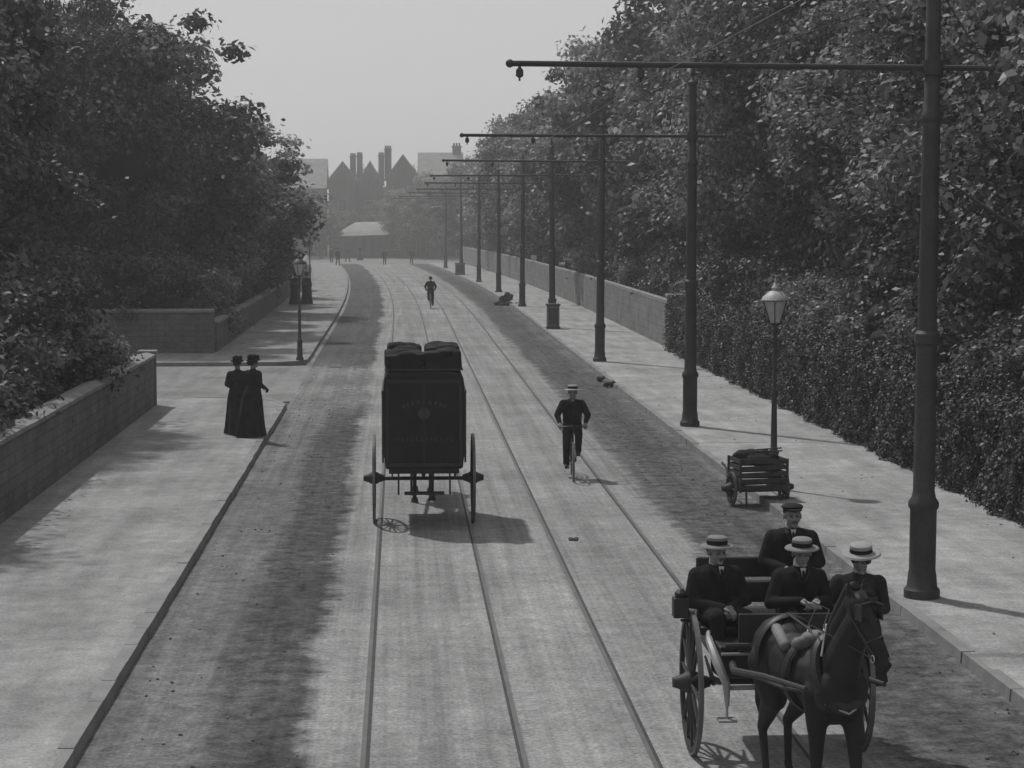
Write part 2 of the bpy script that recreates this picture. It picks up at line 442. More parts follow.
def crown(name,Rr,z0,z1,ncl,nl,ls,mat,crs=.2,power=.36,core=True):
    zc=(z0+z1)/2; hz=(z1-z0)/2
    d=nrm(rng.normal(size=(ncl,3))); rad=.4+.6*rng.uniform(0,1,ncl)**power
    th=np.arctan2(d[:,1],d[:,0]); ph=rng.uniform(0,6,3)
    lump=1+.15*np.sin(2*th+ph[0])+.1*np.sin(5*th+ph[1]+3*d[:,2])
    taper=np.where(d[:,2]>0,1-.15*d[:,2],1.0)
    P=d*rad[:,None]*lump[:,None]; P[:,0]*=Rr*taper; P[:,1]*=Rr*taper; P[:,2]=P[:,2]*hz+zc
    Cs=[];Ns=[];T=[]
    for p in P:
        m=int(nl*rng.uniform(.6,1.3)); cr=Rr*crs*rng.uniform(.6,1.35)
        g=nrm(rng.normal(size=(m,3))); q=g*cr*(rng.uniform(.15,1.0,m)**.8*1.15)[:,None]; q[:,2]*=.62
        k=rng.integers(0,m,max(1,m//5)); q[k]*=rng.uniform(1.1,1.5,len(k))[:,None]
        Cs.append(p+q); Ns.append(nrm(g*.7+np.array([0,0,.7])+rng.normal(size=(m,3))*.6))
        T.append((rng.uniform(.5,1.2) if rng.random()<.75 else rng.uniform(1.4,2.1))*rng.uniform(.5,1.6,m))  # some clusters much paler: leaf highlights put into the tone
    cores=None
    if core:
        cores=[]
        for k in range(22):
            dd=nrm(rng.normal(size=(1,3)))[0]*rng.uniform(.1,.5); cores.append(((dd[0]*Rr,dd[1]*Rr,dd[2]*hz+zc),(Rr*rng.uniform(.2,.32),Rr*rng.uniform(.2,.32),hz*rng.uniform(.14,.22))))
    return leaf_mesh(name,np.vstack(Cs),np.vstack(Ns),ls,np.concatenate(T),mat,cores),P
def trunk_mesh(name,h,P,r0=.28):
    bl=Blob(); top=h*.72; w=[(0,0,-.1)]
    x=y=0
    for i in range(1,7): x+=random.uniform(-.18,.18); y+=random.uniform(-.18,.18); w.append((x,y,top*i/6))
    bl.tube(w,[r0*1.35,r0,r0*.85,r0*.7,r0*.52,r0*.35,r0*.15],8)
    idx=list(range(len(P))); random.shuffle(idx)
    for i in idx[:26]:
        p=V(P[i]); k=max(1,min(5,int((p.z*.62)/top*6))); a=V(w[k]); 
        mid=(a+p)/2+V((random.uniform(-.3,.3),random.uniform(-.3,.3),-.1*(p-a).length+.2))
        bl.tube([a,mid,p],[r0*.38,r0*.2,.02],6)
    me=bpy.data.meshes.new(name); me.from_pydata(bl.v,[],bl.f); me.materials.append(M_bark)
    me.polygons.foreach_set('use_smooth',[True]*len(me.polygons)); return me
VAR=[]; FAR=[]
for i,(rr,z0,z1,mt) in enumerate(((4.6,2.2,13.6,M_leafB),(5.0,2.6,14.2,M_leafB),(4.2,1.6,12.4,M_leafA),(4.8,2.2,13.4,M_leafA))):
    cm,P=crown('crown_%d'%i,rr,z0,z1,165,370,.105,mt)
    VAR.append((trunk_mesh('trunk_%d'%i,z1,P),cm))
    cm,P=crown('far_crown_%d'%i,rr,z0,z1,150,150,.165,mt)
    FAR.append((trunk_mesh('far_trunk_%d'%i,z1,P),cm))
BUSH=[]
for i in range(2):
    cm,P=crown('shrub_leaves_%d'%i,1.9,.1,3.4,44,300,.07,(M_leafA,M_leafB)[i],crs=.3)
    BUSH.append((trunk_mesh('shrub_stems_%d'%i,2.6,P,.08),cm))
def plant(name,src,x,y,sc=1,sz=None,rz=None):
    t,c=src; o=mkobj(name,t); o.location=(x,y,0); o.rotation_euler=(0,0,random.uniform(0,6.28) if rz is None else rz)
    o.scale=(sc,sc,(sz or sc)); k=mkobj('crown',c,parent=o); return o
def tv(k,y): return (VAR if y<84 else FAR)[k]
y=24
i=0
while y<214:
    k=(i*2+random.randint(0,1))%4 if i%3 else i%2; s=random.uniform(.95,1.08)
    hh=1.0 if y<60 else (1.14 if y<135 else .95)
    plant('broadleaf_tree',tv(k,y),15.3+sh(y)+random.uniform(-.5,.8)-max(0,min(1,(y-60)/50))*1.9,y,s,s*random.uniform(.9,1.06)*hh)
    if i%2==0: plant('broadleaf_tree',FAR[random.randint(0,3)],22+sh(y)+random.uniform(-1,1),y+4,s*1.2,s*1.12)
    y+=random.uniform(5.2,6.8); i+=1
y=18
while y<72:
    plant('shrub',BUSH[random.randint(0,1)],13.1+random.uniform(-.2,.6),y,random.uniform(.9,1.2)); y+=random.uniform(2.2,3)
while y<120:
    plant('shrub',BUSH[random.randint(0,1)],12.4+sh(y)+random.uniform(-.2,.6),y,random.uniform(.9,1.2)); y+=random.uniform(3.4,4.6)
for x,y,s,sz,v in ((-13.4,33,.95,.85,3),(-14.0,38.5,1.0,1.0,2),(-12.8,44,.9,.86,1),(-13.0,49,.95,1.0,3),(-19,42,1.1,1.1,2),(-20,50,1.1,1.1,0),
        (-11.7,78,1.05,1.12,2),(-17,76,1.05,1.1,3),(-10.9,86,1.0,1.0,3),(-17,90,1.1,1.05,0),(-23,80,1.1,1.1,2),(-9.6,94,.9,.8,2),(-9.0,103,.9,.74,1),(-9.6,112,.9,.68,3),(-15,104,1,.8,2),
        (-10.6,124,.9,.66,0),(-12.0,136,.9,.7,3),(-13.0,150,.9,.68,2),(-13.6,164,.9,.7,1),(-15.2,180,.95,.72,3),(-16.5,196,.9,.75,2),(-25,95,1.1,1,3),(-22,120,1,.8,1)):
    plant('broadleaf_tree',tv(v,y),x,y,s,sz)
y=26
while y<50.5:
    plant('shrub',BUSH[random.randint(0,1)],-8.5+random.uniform(-.4,.2),y,random.uniform(.8,1.05)); y+=random.uniform(1.8,2.5)
    plant('shrub',BUSH[random.randint(0,1)],-10.6+random.uniform(-.4,.2),y,random.uniform(1.2,1.6))
y=75
while y<150:
    plant('shrub',BUSH[random.randint(0,1)],-8.8+sh(y)+random.uniform(-.4,.3),y,random.uniform(.8,1.3)); y+=random.uniform(2.8,4)
for x in np.arange(-9,-20,-2.0): plant('shrub',BUSH[random.randint(0,1)],x,74.8,random.uniform(1.0,1.5))
for x,y,s in ((9,232,.95),(5.2,256,.75),(14,245,1.0),(20,235,1.1),(-24,236,.6),(-31,232,.7),(-30,262,.8),(9,262,.85),(-6,300,.85),(-15,305,.9),(7,222,.8),(1,285,.95),(-9.6,250,.5),(-13,246,.6),(-17,246,.6),(0.8,249,.62),(3.6,244,.72),(-2.6,257,.5),(-5.8,258,.46)):
    plant('broadleaf_tree',FAR[random.randint(0,3)],x,y,s)
def hedge(name,y0,y1,x0,x1,h,n):
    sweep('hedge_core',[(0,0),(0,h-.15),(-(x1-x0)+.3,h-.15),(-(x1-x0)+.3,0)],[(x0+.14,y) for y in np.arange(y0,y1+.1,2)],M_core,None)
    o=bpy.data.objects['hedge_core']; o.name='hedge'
    nf=int(n*.6); nt_=n-nf
    yy=y0+(y1-y0)*rng.uniform(0,1,n)**1.25
    hh=h+.12*np.sin(yy*.9)+.1*np.sin(yy*2.3+1)
    Cc=np.zeros((n,3)); Nn=np.zeros((n,3))
    Cc[:,1]=yy
    zf=rng.uniform(0.03,1,nf); yf=yy[:nf]; zz=zf*hh[:nf]
    lump=.07*np.sin(yf*1.7+zz*2)+.06*np.sin(yf*4.1-zz*3)+.05*np.sin(yf*9.3+zz*7)
    Cc[:nf,2]=zz; Cc[:nf,0]=x0+.03+lump+rng.normal(0,.05,nf)-.05*zf
    Nn[:nf]=(-1,0,.5)
    Cc[nf:,0]=rng.uniform(x0-.05,x1,nt_); Cc[nf:,2]=hh[nf:]+rng.normal(0,.07,nt_)
    Nn[nf:]=(-.1,0,1)
    Nn=nrm(Nn+rng.normal(size=(n,3))*.6)
    me=leaf_mesh('hedge_leaves',Cc,Nn,.038,rng.uniform(.5,1.5,n),M_leafH)
    mkobj('hedge_leaves',me,parent=o)
hedge('hedge',16,73.2,9.55,10.7,1.85,150000)

# ------------------------------------------------------------------ tramway poles
def pole_parts():
    b=Blob()
    b.lathe([(.225,0),(.225,.1),(.19,.14),(.175,.3),(.165,.35),(.165,1.1),(.19,1.14),(.19,1.2),(.15,1.26),(.135,1.35),(.128,3.15),(.155,3.18),(.155,3.3),(.118,3.34),(.108,5.9),(.125,5.92),(.125,6.0),(.095,6.05),(.088,7.7),(.12,7.72),(.12,7.78),(.06,7.82),(.035,7.9),(.07,7.98),(.035,8.08),(.008,8.2)],seg=18)
    a=Blob(); a.tube([(.72,0,6.57),(-5.2,0,6.57)],.036,8)
    a.ell((.73,0,6.57),.052); a.ell((-5.2,0,6.57),.052)
    a.lathe([(.13,-.09),(.13,.09)],c=(0,0,6.57),seg=14)
    a.tube([(-.08,0,7.5),(-2.6,0,6.61)],.009,6); a.tube([(.08,0,7.5),(.68,0,6.6)],.009,6)
    for xx in (-5.08,-3.6):
        a.tube([(xx,0,6.55),(xx,0,6.49)],.018,6); a.lathe([(.02,.1),(.045,.07),(.047,0),(.02,-.02)],c=(xx,0,6.42),seg=10)
        a.tube([(xx,0,6.42),(xx,0,6.36)],.012,6)
    return b,a
b,a=pole_parts(); pm=am=None
PY=[25.05+21.2*k for k in range(-1,9)]
PXs=[6.5,6.5]+[6.58]*8
for k,y in enumerate(PY):
    e=empty('tram_pole',(PXs[k]+sh(y),y,.12))
    if pm is None:
        o1=b.obj('column',M_iron,e); o2=a.obj('bracket_arm',M_iron,e); pm,am=o1.data,o2.data
    else:
        mkobj('column',pm,parent=e); mkobj('bracket_arm',am,parent=e)
    e.rotation_euler=(R(random.uniform(-.5,.5)),R([0,.35,.1,.4,-.3,.3,0,.2,-.3,.3][k]),0)
w=Blob()
for y0,y1,xa,xb in zip(PY[:-1],PY[1:],PXs[:-1],PXs[1:]):
    pts=[]
    for t in np.linspace(0,1,5):
        y=y0+(y1-y0)*t; x=-3.6+xa*(1-t)+xb*t+sh(y0)*(1-t)+sh(y1)*t
        pts.append((x,y,6.47-.05*4*t*(1-t)))
    w.tube(pts,.0045,5)
w.obj('trolley_wire',M_wire)

# ------------------------------------------------------------------ street lamps
def lamp(x,y,h=3.7,roof=None):
    e=empty('street_lamp',(x,y,.12),0,h/3.7)
    Blob().lathe([(.13,0),(.13,.08),(.1,.12),(.085,.6),(.1,.64),(.06,.7),(.045,1.6),(.06,1.63),(.06,1.68),(.04,1.72),(.03,2.72),(.05,2.74),(.05,2.79),(.03,2.82),(.03,2.9)],seg=12).obj('column',M_iron,e)
    Blob().tube([(-.26,0,2.62),(.26,0,2.62)],.014,6).ell((-.26,0,2.62),.025).ell((.26,0,2.62),.025).obj('ladder_bar',M_iron,e)
    f=Blob()
    for k in range(6):
        t=k*math.pi/3+.3; c,s=math.cos(t),math.sin(t)
        f.tube([(.1*c,.1*s,2.9),(.235*c,.235*s,3.3)],.009,5)
        f.tube([(.0*c,.0*s,2.84),(.1*c,.1*s,2.9)],.011,5)
    f.torus((0,0,3.3),.235,.014,'z',24,6).torus((0,0,2.9),.1,.01,'z',18,6)
    f.obj('lantern_frame',M_iron,e)
    Blob().lathe([(.09,2.91),(.225,3.295)],seg=18).obj('lantern_glass',M_glass,e)
    Blob().lathe([(.25,3.3),(.22,3.36),(.1,3.46),(.06,3.47),(.07,3.52),(.04,3.56),(.015,3.6),(.025,3.64),(.005,3.7)],seg=18).obj('lantern_roof',roof or gm('enamel_white',.36,rough=.5,amp=.2,scale=10),e)
    Blob().cap((0,0,2.95),(0,0,3.1),.02,.03).obj('burner',M_white,e)
    return e
lamp(6.52,35.4); lamp(-3.36,68.6,3.6,M_iron); lamp(-5.6,128,3.5,M_iron)

# ------------------------------------------------------------------ people
def head(parent,hc,neck,yaw=0,pitch=0,hat=None,female=False,mous=False,voxel=.007):
    Mx=Matrix.Translation(V(hc))@Matrix.Rotation(yaw,4,'Z')@Matrix.Rotation(pitch,4,'X')
    b=Blob()
    b.ell((0,.012,.03),(.078,.094,.085)).ell((0,-.03,-.036),(.062,.06,.07)).ell((0,-.068,-.09),(.03,.024,.02))
    b.cap((0,-.088,.012),(0,-.11,-.026),.009,.014).ell((-.014,-.1,-.032),.009).ell((.014,-.1,-.032),.009)
    b.ell((0,-.075,.028),(.055,.02,.013)).ell((.042,-.062,-.028),(.022,.02,.025)).ell((-.042,-.062,-.028),(.022,.02,.025))
    for s in (-1,1): b.ell((s*.081,.012,-.008),(.011,.02,.032)).ell((s*.016,-.085,-.062),(.016,.009,.007))
    b.xf(Mx)
    nk=Mx@V((0,.015,-.06)); b.cap(nk,neck,.054,.058)
    b.obj('head',M_skin,parent,voxel=voxel,it=1)
    f=Blob()
    for s in (-1,1): f.ell((s*.031,-.082,.003),(.013,.007,.007))
    f.ell((0,-.094,-.063),(.018,.003,.003))
    f.xf(Mx).obj('eyes_and_mouth',M_feat,parent)
    if mous:
        Blob().ell((-.016,-.098,-.05),(.02,.007,.006)).ell((.016,-.098,-.05),(.02,.007,.006)).xf(Mx).obj('moustache',M_feat,parent)
    h=Blob().ell((0,.036,.03),(.086,.09,.088))
    if female: h.ell((0,.11,.0),(.055,.05,.055)).ell((.062,.0,.02),(.032,.065,.06)).ell((-.062,.0,.02),(.032,.065,.06))
    h.xf(Mx).obj('hair',M_hair,parent)
    H=Blob(); H2=Blob(); hm=M_straw
    if hat in('boater','boater_grey'):
        H.lathe([(.0,.14),(.075,.142),(.09,.132),(.094,.068),(.15,.058),(.158,.046),(.15,.044),(.0,.05)],seg=24); H2.lathe([(.0955,.07),(.0942,.108)],seg=24)
        hm=M_straw if hat=='boater' else M_strawd
    elif hat=='cap':
        H.ell((0,.01,.085),(.108,.128,.036)).ell((0,-.095,.06),(.072,.055,.011)); H2.lathe([(.09,.045),(.092,.07)],seg=20); hm=M_dark
    elif hat=='lady':
        H.lathe([(0,.16),(.07,.155),(.1,.12),(.11,.08),(.15,.07),(.158,.055),(.15,.045),(0,.04)],seg=24); hm=M_black
        H2.ell((.05,-.05,.13),(.06,.06,.05)).ell((-.04,-.07,.12),.055).ell((.0,.07,.13),(.08,.07,.06)).ell((-.06,.03,.12),.055)
    elif hat=='lady_boater':
        H.lathe([(.0,.15),(.085,.152),(.1,.142),(.103,.075),(.17,.066),(.182,.05),(.172,.048),(.0,.055)],seg=28); H2.lathe([(.1045,.078),(.1032,.112)],seg=24); hm=gm('straw_mid',.26,rough=.8,amp=.12,scale=25)
    if hat:
        tl=Matrix.Rotation(R(-3),4,'X')
        H.xf(Mx@tl).obj('hat',hm,parent); H2.xf(Mx@tl).obj('hat_band',M_black,parent)
def hand(bl,wr,d,n,side,curl=.5):
    wr=V(wr); d=V(d).normalized(); n=V(n); n=(n-d*n.dot(d)).normalized(); ac=d.cross(n).normalized()*side
    bl.cap(wr-d*.02,wr+d*.03,.028,.03)
    for k in range(4):
        o=ac*((k-1.5)*.019); bl.cap(wr+d*.02+o*.8,wr+d*.085+o,.014,.0115,8)
        p=wr+d*.088+o; L=[.038,.043,.041,.032][k]; dd=d.copy()
        for j in range(3):
            ang=curl*(.9,1.1,.8)[j]; q=Matrix.Rotation(ang*1.0,3,d.cross(n)); dd=(q@dd).normalized()
            p2=p+dd*L*(1,.75,.55)[j]; bl.cap(p,p2,.0098-.001*j,.009-.001*j,8); p=p2
    t0=wr+d*.025-ac*.026; t1=t0+(d*.6-ac*.55+n*.45).normalized()*.042; t2=t1+(d*.8+n*.6-ac*.05).normalized()*.032
    bl.cap(t0,t1,.014,.0115,8).cap(t1,t2,.011,.009,8)
def person(name,loc,rz,J,hat,mat=M_black,female=False,skirt=None,yaw=0,pitch=0,mous=False,vox=.014,gl=M_skin,collar=True,sc=1,hn=(0,0,-1),curl=.7,bulk=1.0,shirt=True):
    e=empty(name,loc,rz,sc); b=Blob(); w=(.92 if female else 1)*bulk
    pel,ch,nk=V(J['pelvis']),V(J['chest']),V(J['neck'])
    sl,sr=V(J['shL']),V(J['shR']); sx=(sl-sr).normalized()
    for s in(-1,1):
        b.cap(pel+sx*s*.065,(pel+ch)/2+sx*s*.055*w,.118,.11*w).cap((pel+ch)/2+sx*s*.055*w,ch+sx*s*.07*w,.11*w,.12*w)
        if female: b.ell(ch+sx*s*.07+V((0,-.09,-.03)),.065)
    b.cap(ch+V((0,0,.06)),nk,.1*w,.058)
    for q in(sl,sr): b.cap(nk-V((0,0,.06)),q-V((0,0,.015)),.06,.066*w)
    for q,s in(('L',1),('R',-1)):
        S0,E,W=V(J['sh'+q]),V(J['el'+q]),V(J['wr'+q])
        b.cap(S0-V((0,0,.015)),E,(.085 if female else .07)*w,.056*w).cap(E,W,.056*w,.04)
        if not skirt:
            h,k,a=V(J['hip'+q]),V(J['kn'+q]),V(J['an'+q]); b.cap(h,k,.1,.078).cap(k,a,.076,.06)
            b.cap(pel+sx*s*.06,h,.115,.1)
    b.obj('body',mat,e,voxel=vox,it=3)
    if skirt:
        rs=[]; n=36
        for (cx,cy,z,rx,ry,fa) in skirt:
            rs.append([(cx+math.cos(2*math.pi*i/n)*rx*(1+fa*math.sin(9*2*math.pi*i/n+z*.8)),cy+math.sin(2*math.pi*i/n)*ry*(1+fa*math.sin(9*2*math.pi*i/n+z*.8)),z) for i in range(n)])
        Blob().rings(rs).obj('skirt',mat,e)
    H=Blob()
    for q,s in(('L',1),('R',-1)):
        E,W=V(J['el'+q]),V(J['wr'+q]); hand(H,W,J.get('hd'+q,(W-E)),J.get('hn'+q,hn),s,curl)
    H.obj('hands',gl,e,voxel=.005,it=1)
    if not skirt or 'footL' in J:
        F=Blob()
        for q in 'LR':
            a=V(J['an'+q]); t=a+V(J.get('toe',(0,-.17,-.05))); F.cap(a+V((0,.02,-.03)),t,.045,.034).cap(a+V((0,0,.05)),a+V((0,.02,-.03)),.045,.045)
        F.obj('boots',M_leather,e,voxel=.012,it=1)
    if collar:
        c=Blob(); f=V(J.get('front',(0,-1,0)))
        c.cap(nk+V((0,0,.0)),nk+V((0,0,.03)),.063,.061)
        if shirt:
            p=ch+f*(.122*w)+V((0,0,.05)); r=[[p+sx*.026+V((0,0,.09)),p-sx*.026+V((0,0,.09)),p-sx*.003-V((0,0,.02)),p+sx*.003-V((0,0,.02))]]
            r.append([q+f*.012 for q in r[0]]); c.rings(r)
            t=Blob(); t.tube([nk+f*.07+V((0,0,-.01)),p+f*.022+V((0,0,.05)),p+f*.018-V((0,0,.02))],[.016,.012,.016],6); t.obj('necktie',M_black,e)
            lp=Blob()      # lapels
            for s in(-1,1): lp.tube([nk+sx*s*.06-V((0,0,.02))+f*.03,p+sx*s*.052+V((0,0,.05))+f*.008,p+sx*s*.012-V((0,0,.05))+f*.012],[.018,.022,.008],6)
            lp.obj('lapels',M_dark if mat==M_black else M_black,e)
        c.obj('collar_and_shirt',M_white,e)
    head(e,J['head'],nk-V((0,0,.02)),yaw,pitch,hat,female,mous)
    return e
def sit(hl=(.09,-.3,.2),hr=(-.09,-.3,.2),lean=0,side=0):
    return dict(pelvis=(0,.0,.11),chest=(side*.5,-.02-lean,.41),neck=(side*.8,-.03-lean*1.2,.56),head=(side,-.07-lean*1.4,.67),
     shL=(.18+side*.6,-.01-lean,.465),shR=(-.18+side*.6,-.01-lean,.465),elL=(.265,-.06,.22),elR=(-.265,-.06,.22),wrL=hl,wrR=hr,
     hipL=(.1,-.03,.09),hipR=(-.1,-.03,.09),knL=(.13,-.44,.13),knR=(-.13,-.44,.13),anL=(.13,-.42,-.3),anR=(-.13,-.42,-.3),hdL=(-.5,-1,-.2),hdR=(.5,-1,-.2))
def stand(stride=.12,arms=.05):
    return dict(pelvis=(0,.0,.98),chest=(0,-.01,1.32),neck=(0,.0,1.47),head=(0,-.02,1.6),shL=(.165,.0,1.37),shR=(-.165,.0,1.37),
     elL=(.235,.04+arms,1.12),elR=(-.235,.04-arms,1.12),wrL=(.23,-.06+arms,.87),wrR=(-.23,-.08-arms,.88),
     hipL=(.09,0,.92),hipR=(-.09,0,.92),knL=(.1,-stride*.7,.5),knR=(-.1,stride*.2,.5),anL=(.1,-stride,.09),anR=(-.1,stride*1.3,.12))
SK=[(0,.0,1.1,.17,.14,0),(0,.02,.98,.2,.18,.01),(0,.04,.8,.235,.23,.04),(0,.06,.5,.26,.27,.08),(0,.09,.2,.285,.32,.11),(0,.1,.02,.31,.36,.12)]
J=stand(0,.03); J['elR']=(-.25,.02,1.13); J['wrR']=(-.16,-.2,1.05)
person('woman',(-3.2,44.6,.12),R(180-45),J,'lady',M_black,True,SK,yaw=R(-15),vox=.016,collar=False,sc=1.0,gl=M_black,bulk=1.16)
J=stand(0,.02); J['elL']=(.25,.02,1.13); J['wrL']=(.16,-.2,1.05)
person('woman',(-3.58,45.2,.12),R(180+8),J,'lady',M_dark,True,SK,yaw=R(-30),vox=.016,collar=False,sc=.965,gl=M_black,bulk=1.08)

# ------------------------------------------------------------------ bicycle
def bicycle(loc,rz):
    e=empty('bicycle',loc,rz); r=.345
    t=Blob(); sp=Blob()
    for y in(-.55,.5):
        t.torus((0,y,r+.02),r,.019,'x',36,8)
        sp.torus((0,y,r+.02),r-.022,.009,'x',36,6); sp.lathe([(.02,-.035),(.02,.035)],c=(0,y,r+.02),axis='x',seg=8)
        for k in range(20):
            a=k*math.pi/10; sp.tube([(.02*(-1)**k,y,r+.02),(0,y+math.cos(a)*(r-.02),r+.02+math.sin(a)*(r-.02))],.0022,4)
    t.obj('tyres',gm('rubber',.12,rough=.8,amp=.2),e); sp.obj('rims_and_spokes',M_metal,e)
    f=Blob(); bb=(0,.02,.29); hd=(0,-.36,.86); st=(0,.16,.8)
    for a,b_ in((bb,(0,-.39,.72)),(bb,st),(st,hd),(hd,(0,-.4,.66)),(st,(0,.17,.93)),(hd,(0,-.34,.99))): f.tube([a,b_],.016,8)
    for s in(-1,1): 
        f.tube([(s*.05,.5,r+.02),(s*.05,.02,.29)],.009,6).tube([(s*.05,.5,r+.02),(s*.02,st[1],st[2])],.008,6)
        f.tube([(s*.045,-.4,.66),(s*.05,-.47,.5),(s*.05,-.55,r+.02)],.011,6)
    f.tube([(-.045,-.4,.66),(.045,-.4,.66)],.014,6)
    f.tube([(-.27,-.2,.98),(-.2,-.33,.98),(-.06,-.36,1.0),(.06,-.36,1.0),(.2,-.33,.98),(.27,-.2,.98)],.011,6)
    f.tube([(.06,.02,.29),(.06,-.08,.42)],.01,6).tube([(-.06,.02,.29),(-.06,.12,.16)],.01,6).box((.1,-.08,.42),(.08,.07,.02)).box((-.1,.12,.16),(.08,.07,.02))
    f.torus((.035,.02,.29),.09,.006,'x',24,6)
    f.obj('frame',M_leather,e)
    Blob().ell((0,.2,.95),(.09,.13,.03)).cap((0,.05,.95),(0,.15,.95),.025,.04).obj('saddle',M_leather,e)
    return e
def cyclist(loc,rz,hat,mat):
    bicycle(loc,rz)
    J=dict(pelvis=(0,.2,1.03),chest=(0,.05,1.33),neck=(0,-.0,1.48),head=(0,-.06,1.6),shL=(.17,.03,1.4),shR=(-.17,.03,1.4),
      elL=(.285,-.04,1.18),elR=(-.285,-.04,1.18),wrL=(.235,-.19,1.03),wrR=(-.235,-.19,1.03),hdL=(0,-1,-.4),hdR=(0,-1,-.4),
      hipL=(.09,.17,.98),hipR=(-.09,.17,.98),knL=(.11,-.2,.82),knR=(-.11,-.07,.6),anL=(.11,-.04,.5),anR=(-.11,.17,.25))
    person('cyclist',loc,rz,J,hat,mat,mous=False,curl=1.0,bulk=1.12)
cyclist((3.2,38.0,.01),R(-3),'boater',M_black)
cyclist((1.62,110,.01),R(180),'cap',M_black)

# ------------------------------------------------------------------ horse
def horse(loc,rz,headyaw=0,sc=1):
    e=empty('horse',loc,rz,sc); b=Blob()
    b.ell((0,.05,1.14),(.26,.62,.29)).ell((0,-.48,1.13),(.22,.3,.31)).ell((0,.58,1.2),(.26,.37,.30)).ell((0,-.38,1.38),(.1,.3,.13))
    b.ell((-.11,-.64,1.12),(.11,.13,.18)).ell((.11,-.64,1.12),(.11,.13,.18))
    b.cap((0,-.55,1.25),(0,-.96,1.74),.17,.11).cap((0,-.42,1.4),(0,-.88,1.9),.11,.08).cap((0,-.6,1.12),(0,-.88,1.58),.15,.09)
    hb=Blob()
    hb.cap((0,0,0),(0,-.24,-.33),.1,.068).cap((0,-.24,-.33),(0,-.31,-.43),.068,.058).ell((0,-.02,-.1),(.066,.11,.12)).cap((0,-.05,.03),(0,-.28,-.3),.06,.045)
    hb.ell((.07,-.1,-.06),(.028,.04,.035)).ell((-.07,-.1,-.06),(.028,.04,.035)).ell((.033,-.355,-.41),.022).ell((-.033,-.355,-.41),.022)
    for s in(-1,1): hb.cap((s*.055,.04,.08),(s*.078,.03,.19),.034,.011)
    HM=Matrix.Translation((0,-.95,1.88))@Matrix.Rotation(headyaw,4,'Z'); hb.xf(HM)
    n0=len(b.v); b.v+=hb.v; b.f+=[tuple(i+n0 for i in f) for f in hb.f]
    hf=[]
    for s,dy,lift in((1,-.16,.0),(-1,.1,.0)):
        b.cap((s*.14,-.48,1.08),(s*.14,-.52+dy*.3,.78),.125,.08).cap((s*.14,-.52+dy*.3,.78),(s*.135,-.54+dy*.7,.45),.075,.046).ell((s*.135,-.55+dy*.7,.44),(.046,.05,.06))
        b.cap((s*.135,-.54+dy*.7,.43),(s*.135,-.53+dy,.15),.035,.03).ell((s*.135,-.53+dy,.15),.04).cap((s*.135,-.53+dy,.15),(s*.135,-.58+dy,.07),.032,.04)
        hf.append((s*.135,-.6+dy))
    for s,dy in((1,.1),(-1,-.16)):
        b.cap((s*.15,.58,1.12),(s*.16,.42+dy*.2,.84),.17,.115).cap((s*.16,.44+dy*.2,.84),(s*.15,.78+dy*.7,.53),.11,.05).ell((s*.15,.79+dy*.7,.53),(.042,.056,.066))
        b.cap((s*.15,.78+dy*.7,.52),(s*.15,.73+dy,.16),.042,.033).ell((s*.15,.73+dy,.15),.042).cap((s*.15,.73+dy,.15),(s*.15,.67+dy,.07),.033,.042)
        hf.append((s*.15,.65+dy))
    b.obj('body',M_horse,e,voxel=.018,it=4)
    h=Blob()
    for x,y in hf: h.lathe([(.066,0),(.055,.06),(.046,.085)],c=(x,y,0),seg=12)
    h.obj('hooves',M_hoof,e)
    mn=Blob(); mn.tube([(0,-.33,1.5),(0,-.53,1.7),(0,-.78,1.97),(0,-.9,2.02)],[.03,.05,.05,.03],8)
    for k in range(16):
        t=k/15; p=V((0,-.36,1.52)).lerp(V((0,-.88,1.99)),t); mn.tube([p,p+V((.08,.0,-.06)),p+V((.12,.02,-.2))],[.03,.028,.006],5)
    f=HM@V((0,-.03,.1)); mn.tube([f,f+V((.0,-.07,-.05)),f+V((.01,-.1,-.15))],[.03,.03,.006],6)
    mn.obj('mane',M_hair,e)
    tl=Blob(); tl.tube([(0,.88,1.3),(0,1.0,1.22),(0,1.06,.95),(0,1.05,.65),(0,1.02,.42)],[.05,.06,.075,.07,.01],10); tl.obj('tail',M_hair,e)
    hs=Blob()
    rot=Matrix.Rotation(R(-28),4,'X')
    col=Blob().torus((0,0,0),.23,.05,'y',28,8); col.v=[(x*.86,y,z*1.25) for x,y,z in col.v]
    col.xf(Matrix.Translation((0,-.6,1.27))@rot); n0=len(hs.v); hs.v+=col.v; hs.f+=[tuple(i+n0 for i in f) for f in col.f]
    for yy,rx,rz_,zc in((-.12,.278,.31,1.15),(.5,.278,.32,1.19)):
        g=Blob().torus((0,0,0),1,.02/.3,'y',28,6); g.v=[(x*rx,y*.3*2.2,z*rz_) for x,y,z in g.v]; g.xf(Matrix.Translation((0,yy,zc)))
        n0=len(hs.v); hs.v+=g.v; hs.f+=[tuple(i+n0 for i in f) for f in g.f]
    hs.tube([(.22,-.5,1.1),(.28,-.1,1.05),(.29,.6,1.0),(0,.96,1.0),(-.29,.6,1.0),(-.28,-.1,1.05),(-.22,-.5,1.1)],.016,6)
    hs.tube([(0,-.42,1.54),(0,-.1,1.48),(0,.5,1.53),(0,.85,1.4)],.014,6)
    for s in(-1,1):
        hs.box(HM@V((s*.1,-.13,-.04)),(.012,.12,.12))
        pts=[(s*.075,.03,.07),(s*.1,-.03,-.08),(s*.08,-.2,-.26),(s*.066,-.29,-.36)]; hs.tube([HM@V(p) for p in pts],.01,6)
    hs.tube([HM@V(p) for p in((-.1,-.08,.0),(0,-.15,.04),(.1,-.08,.0))],.011,6)
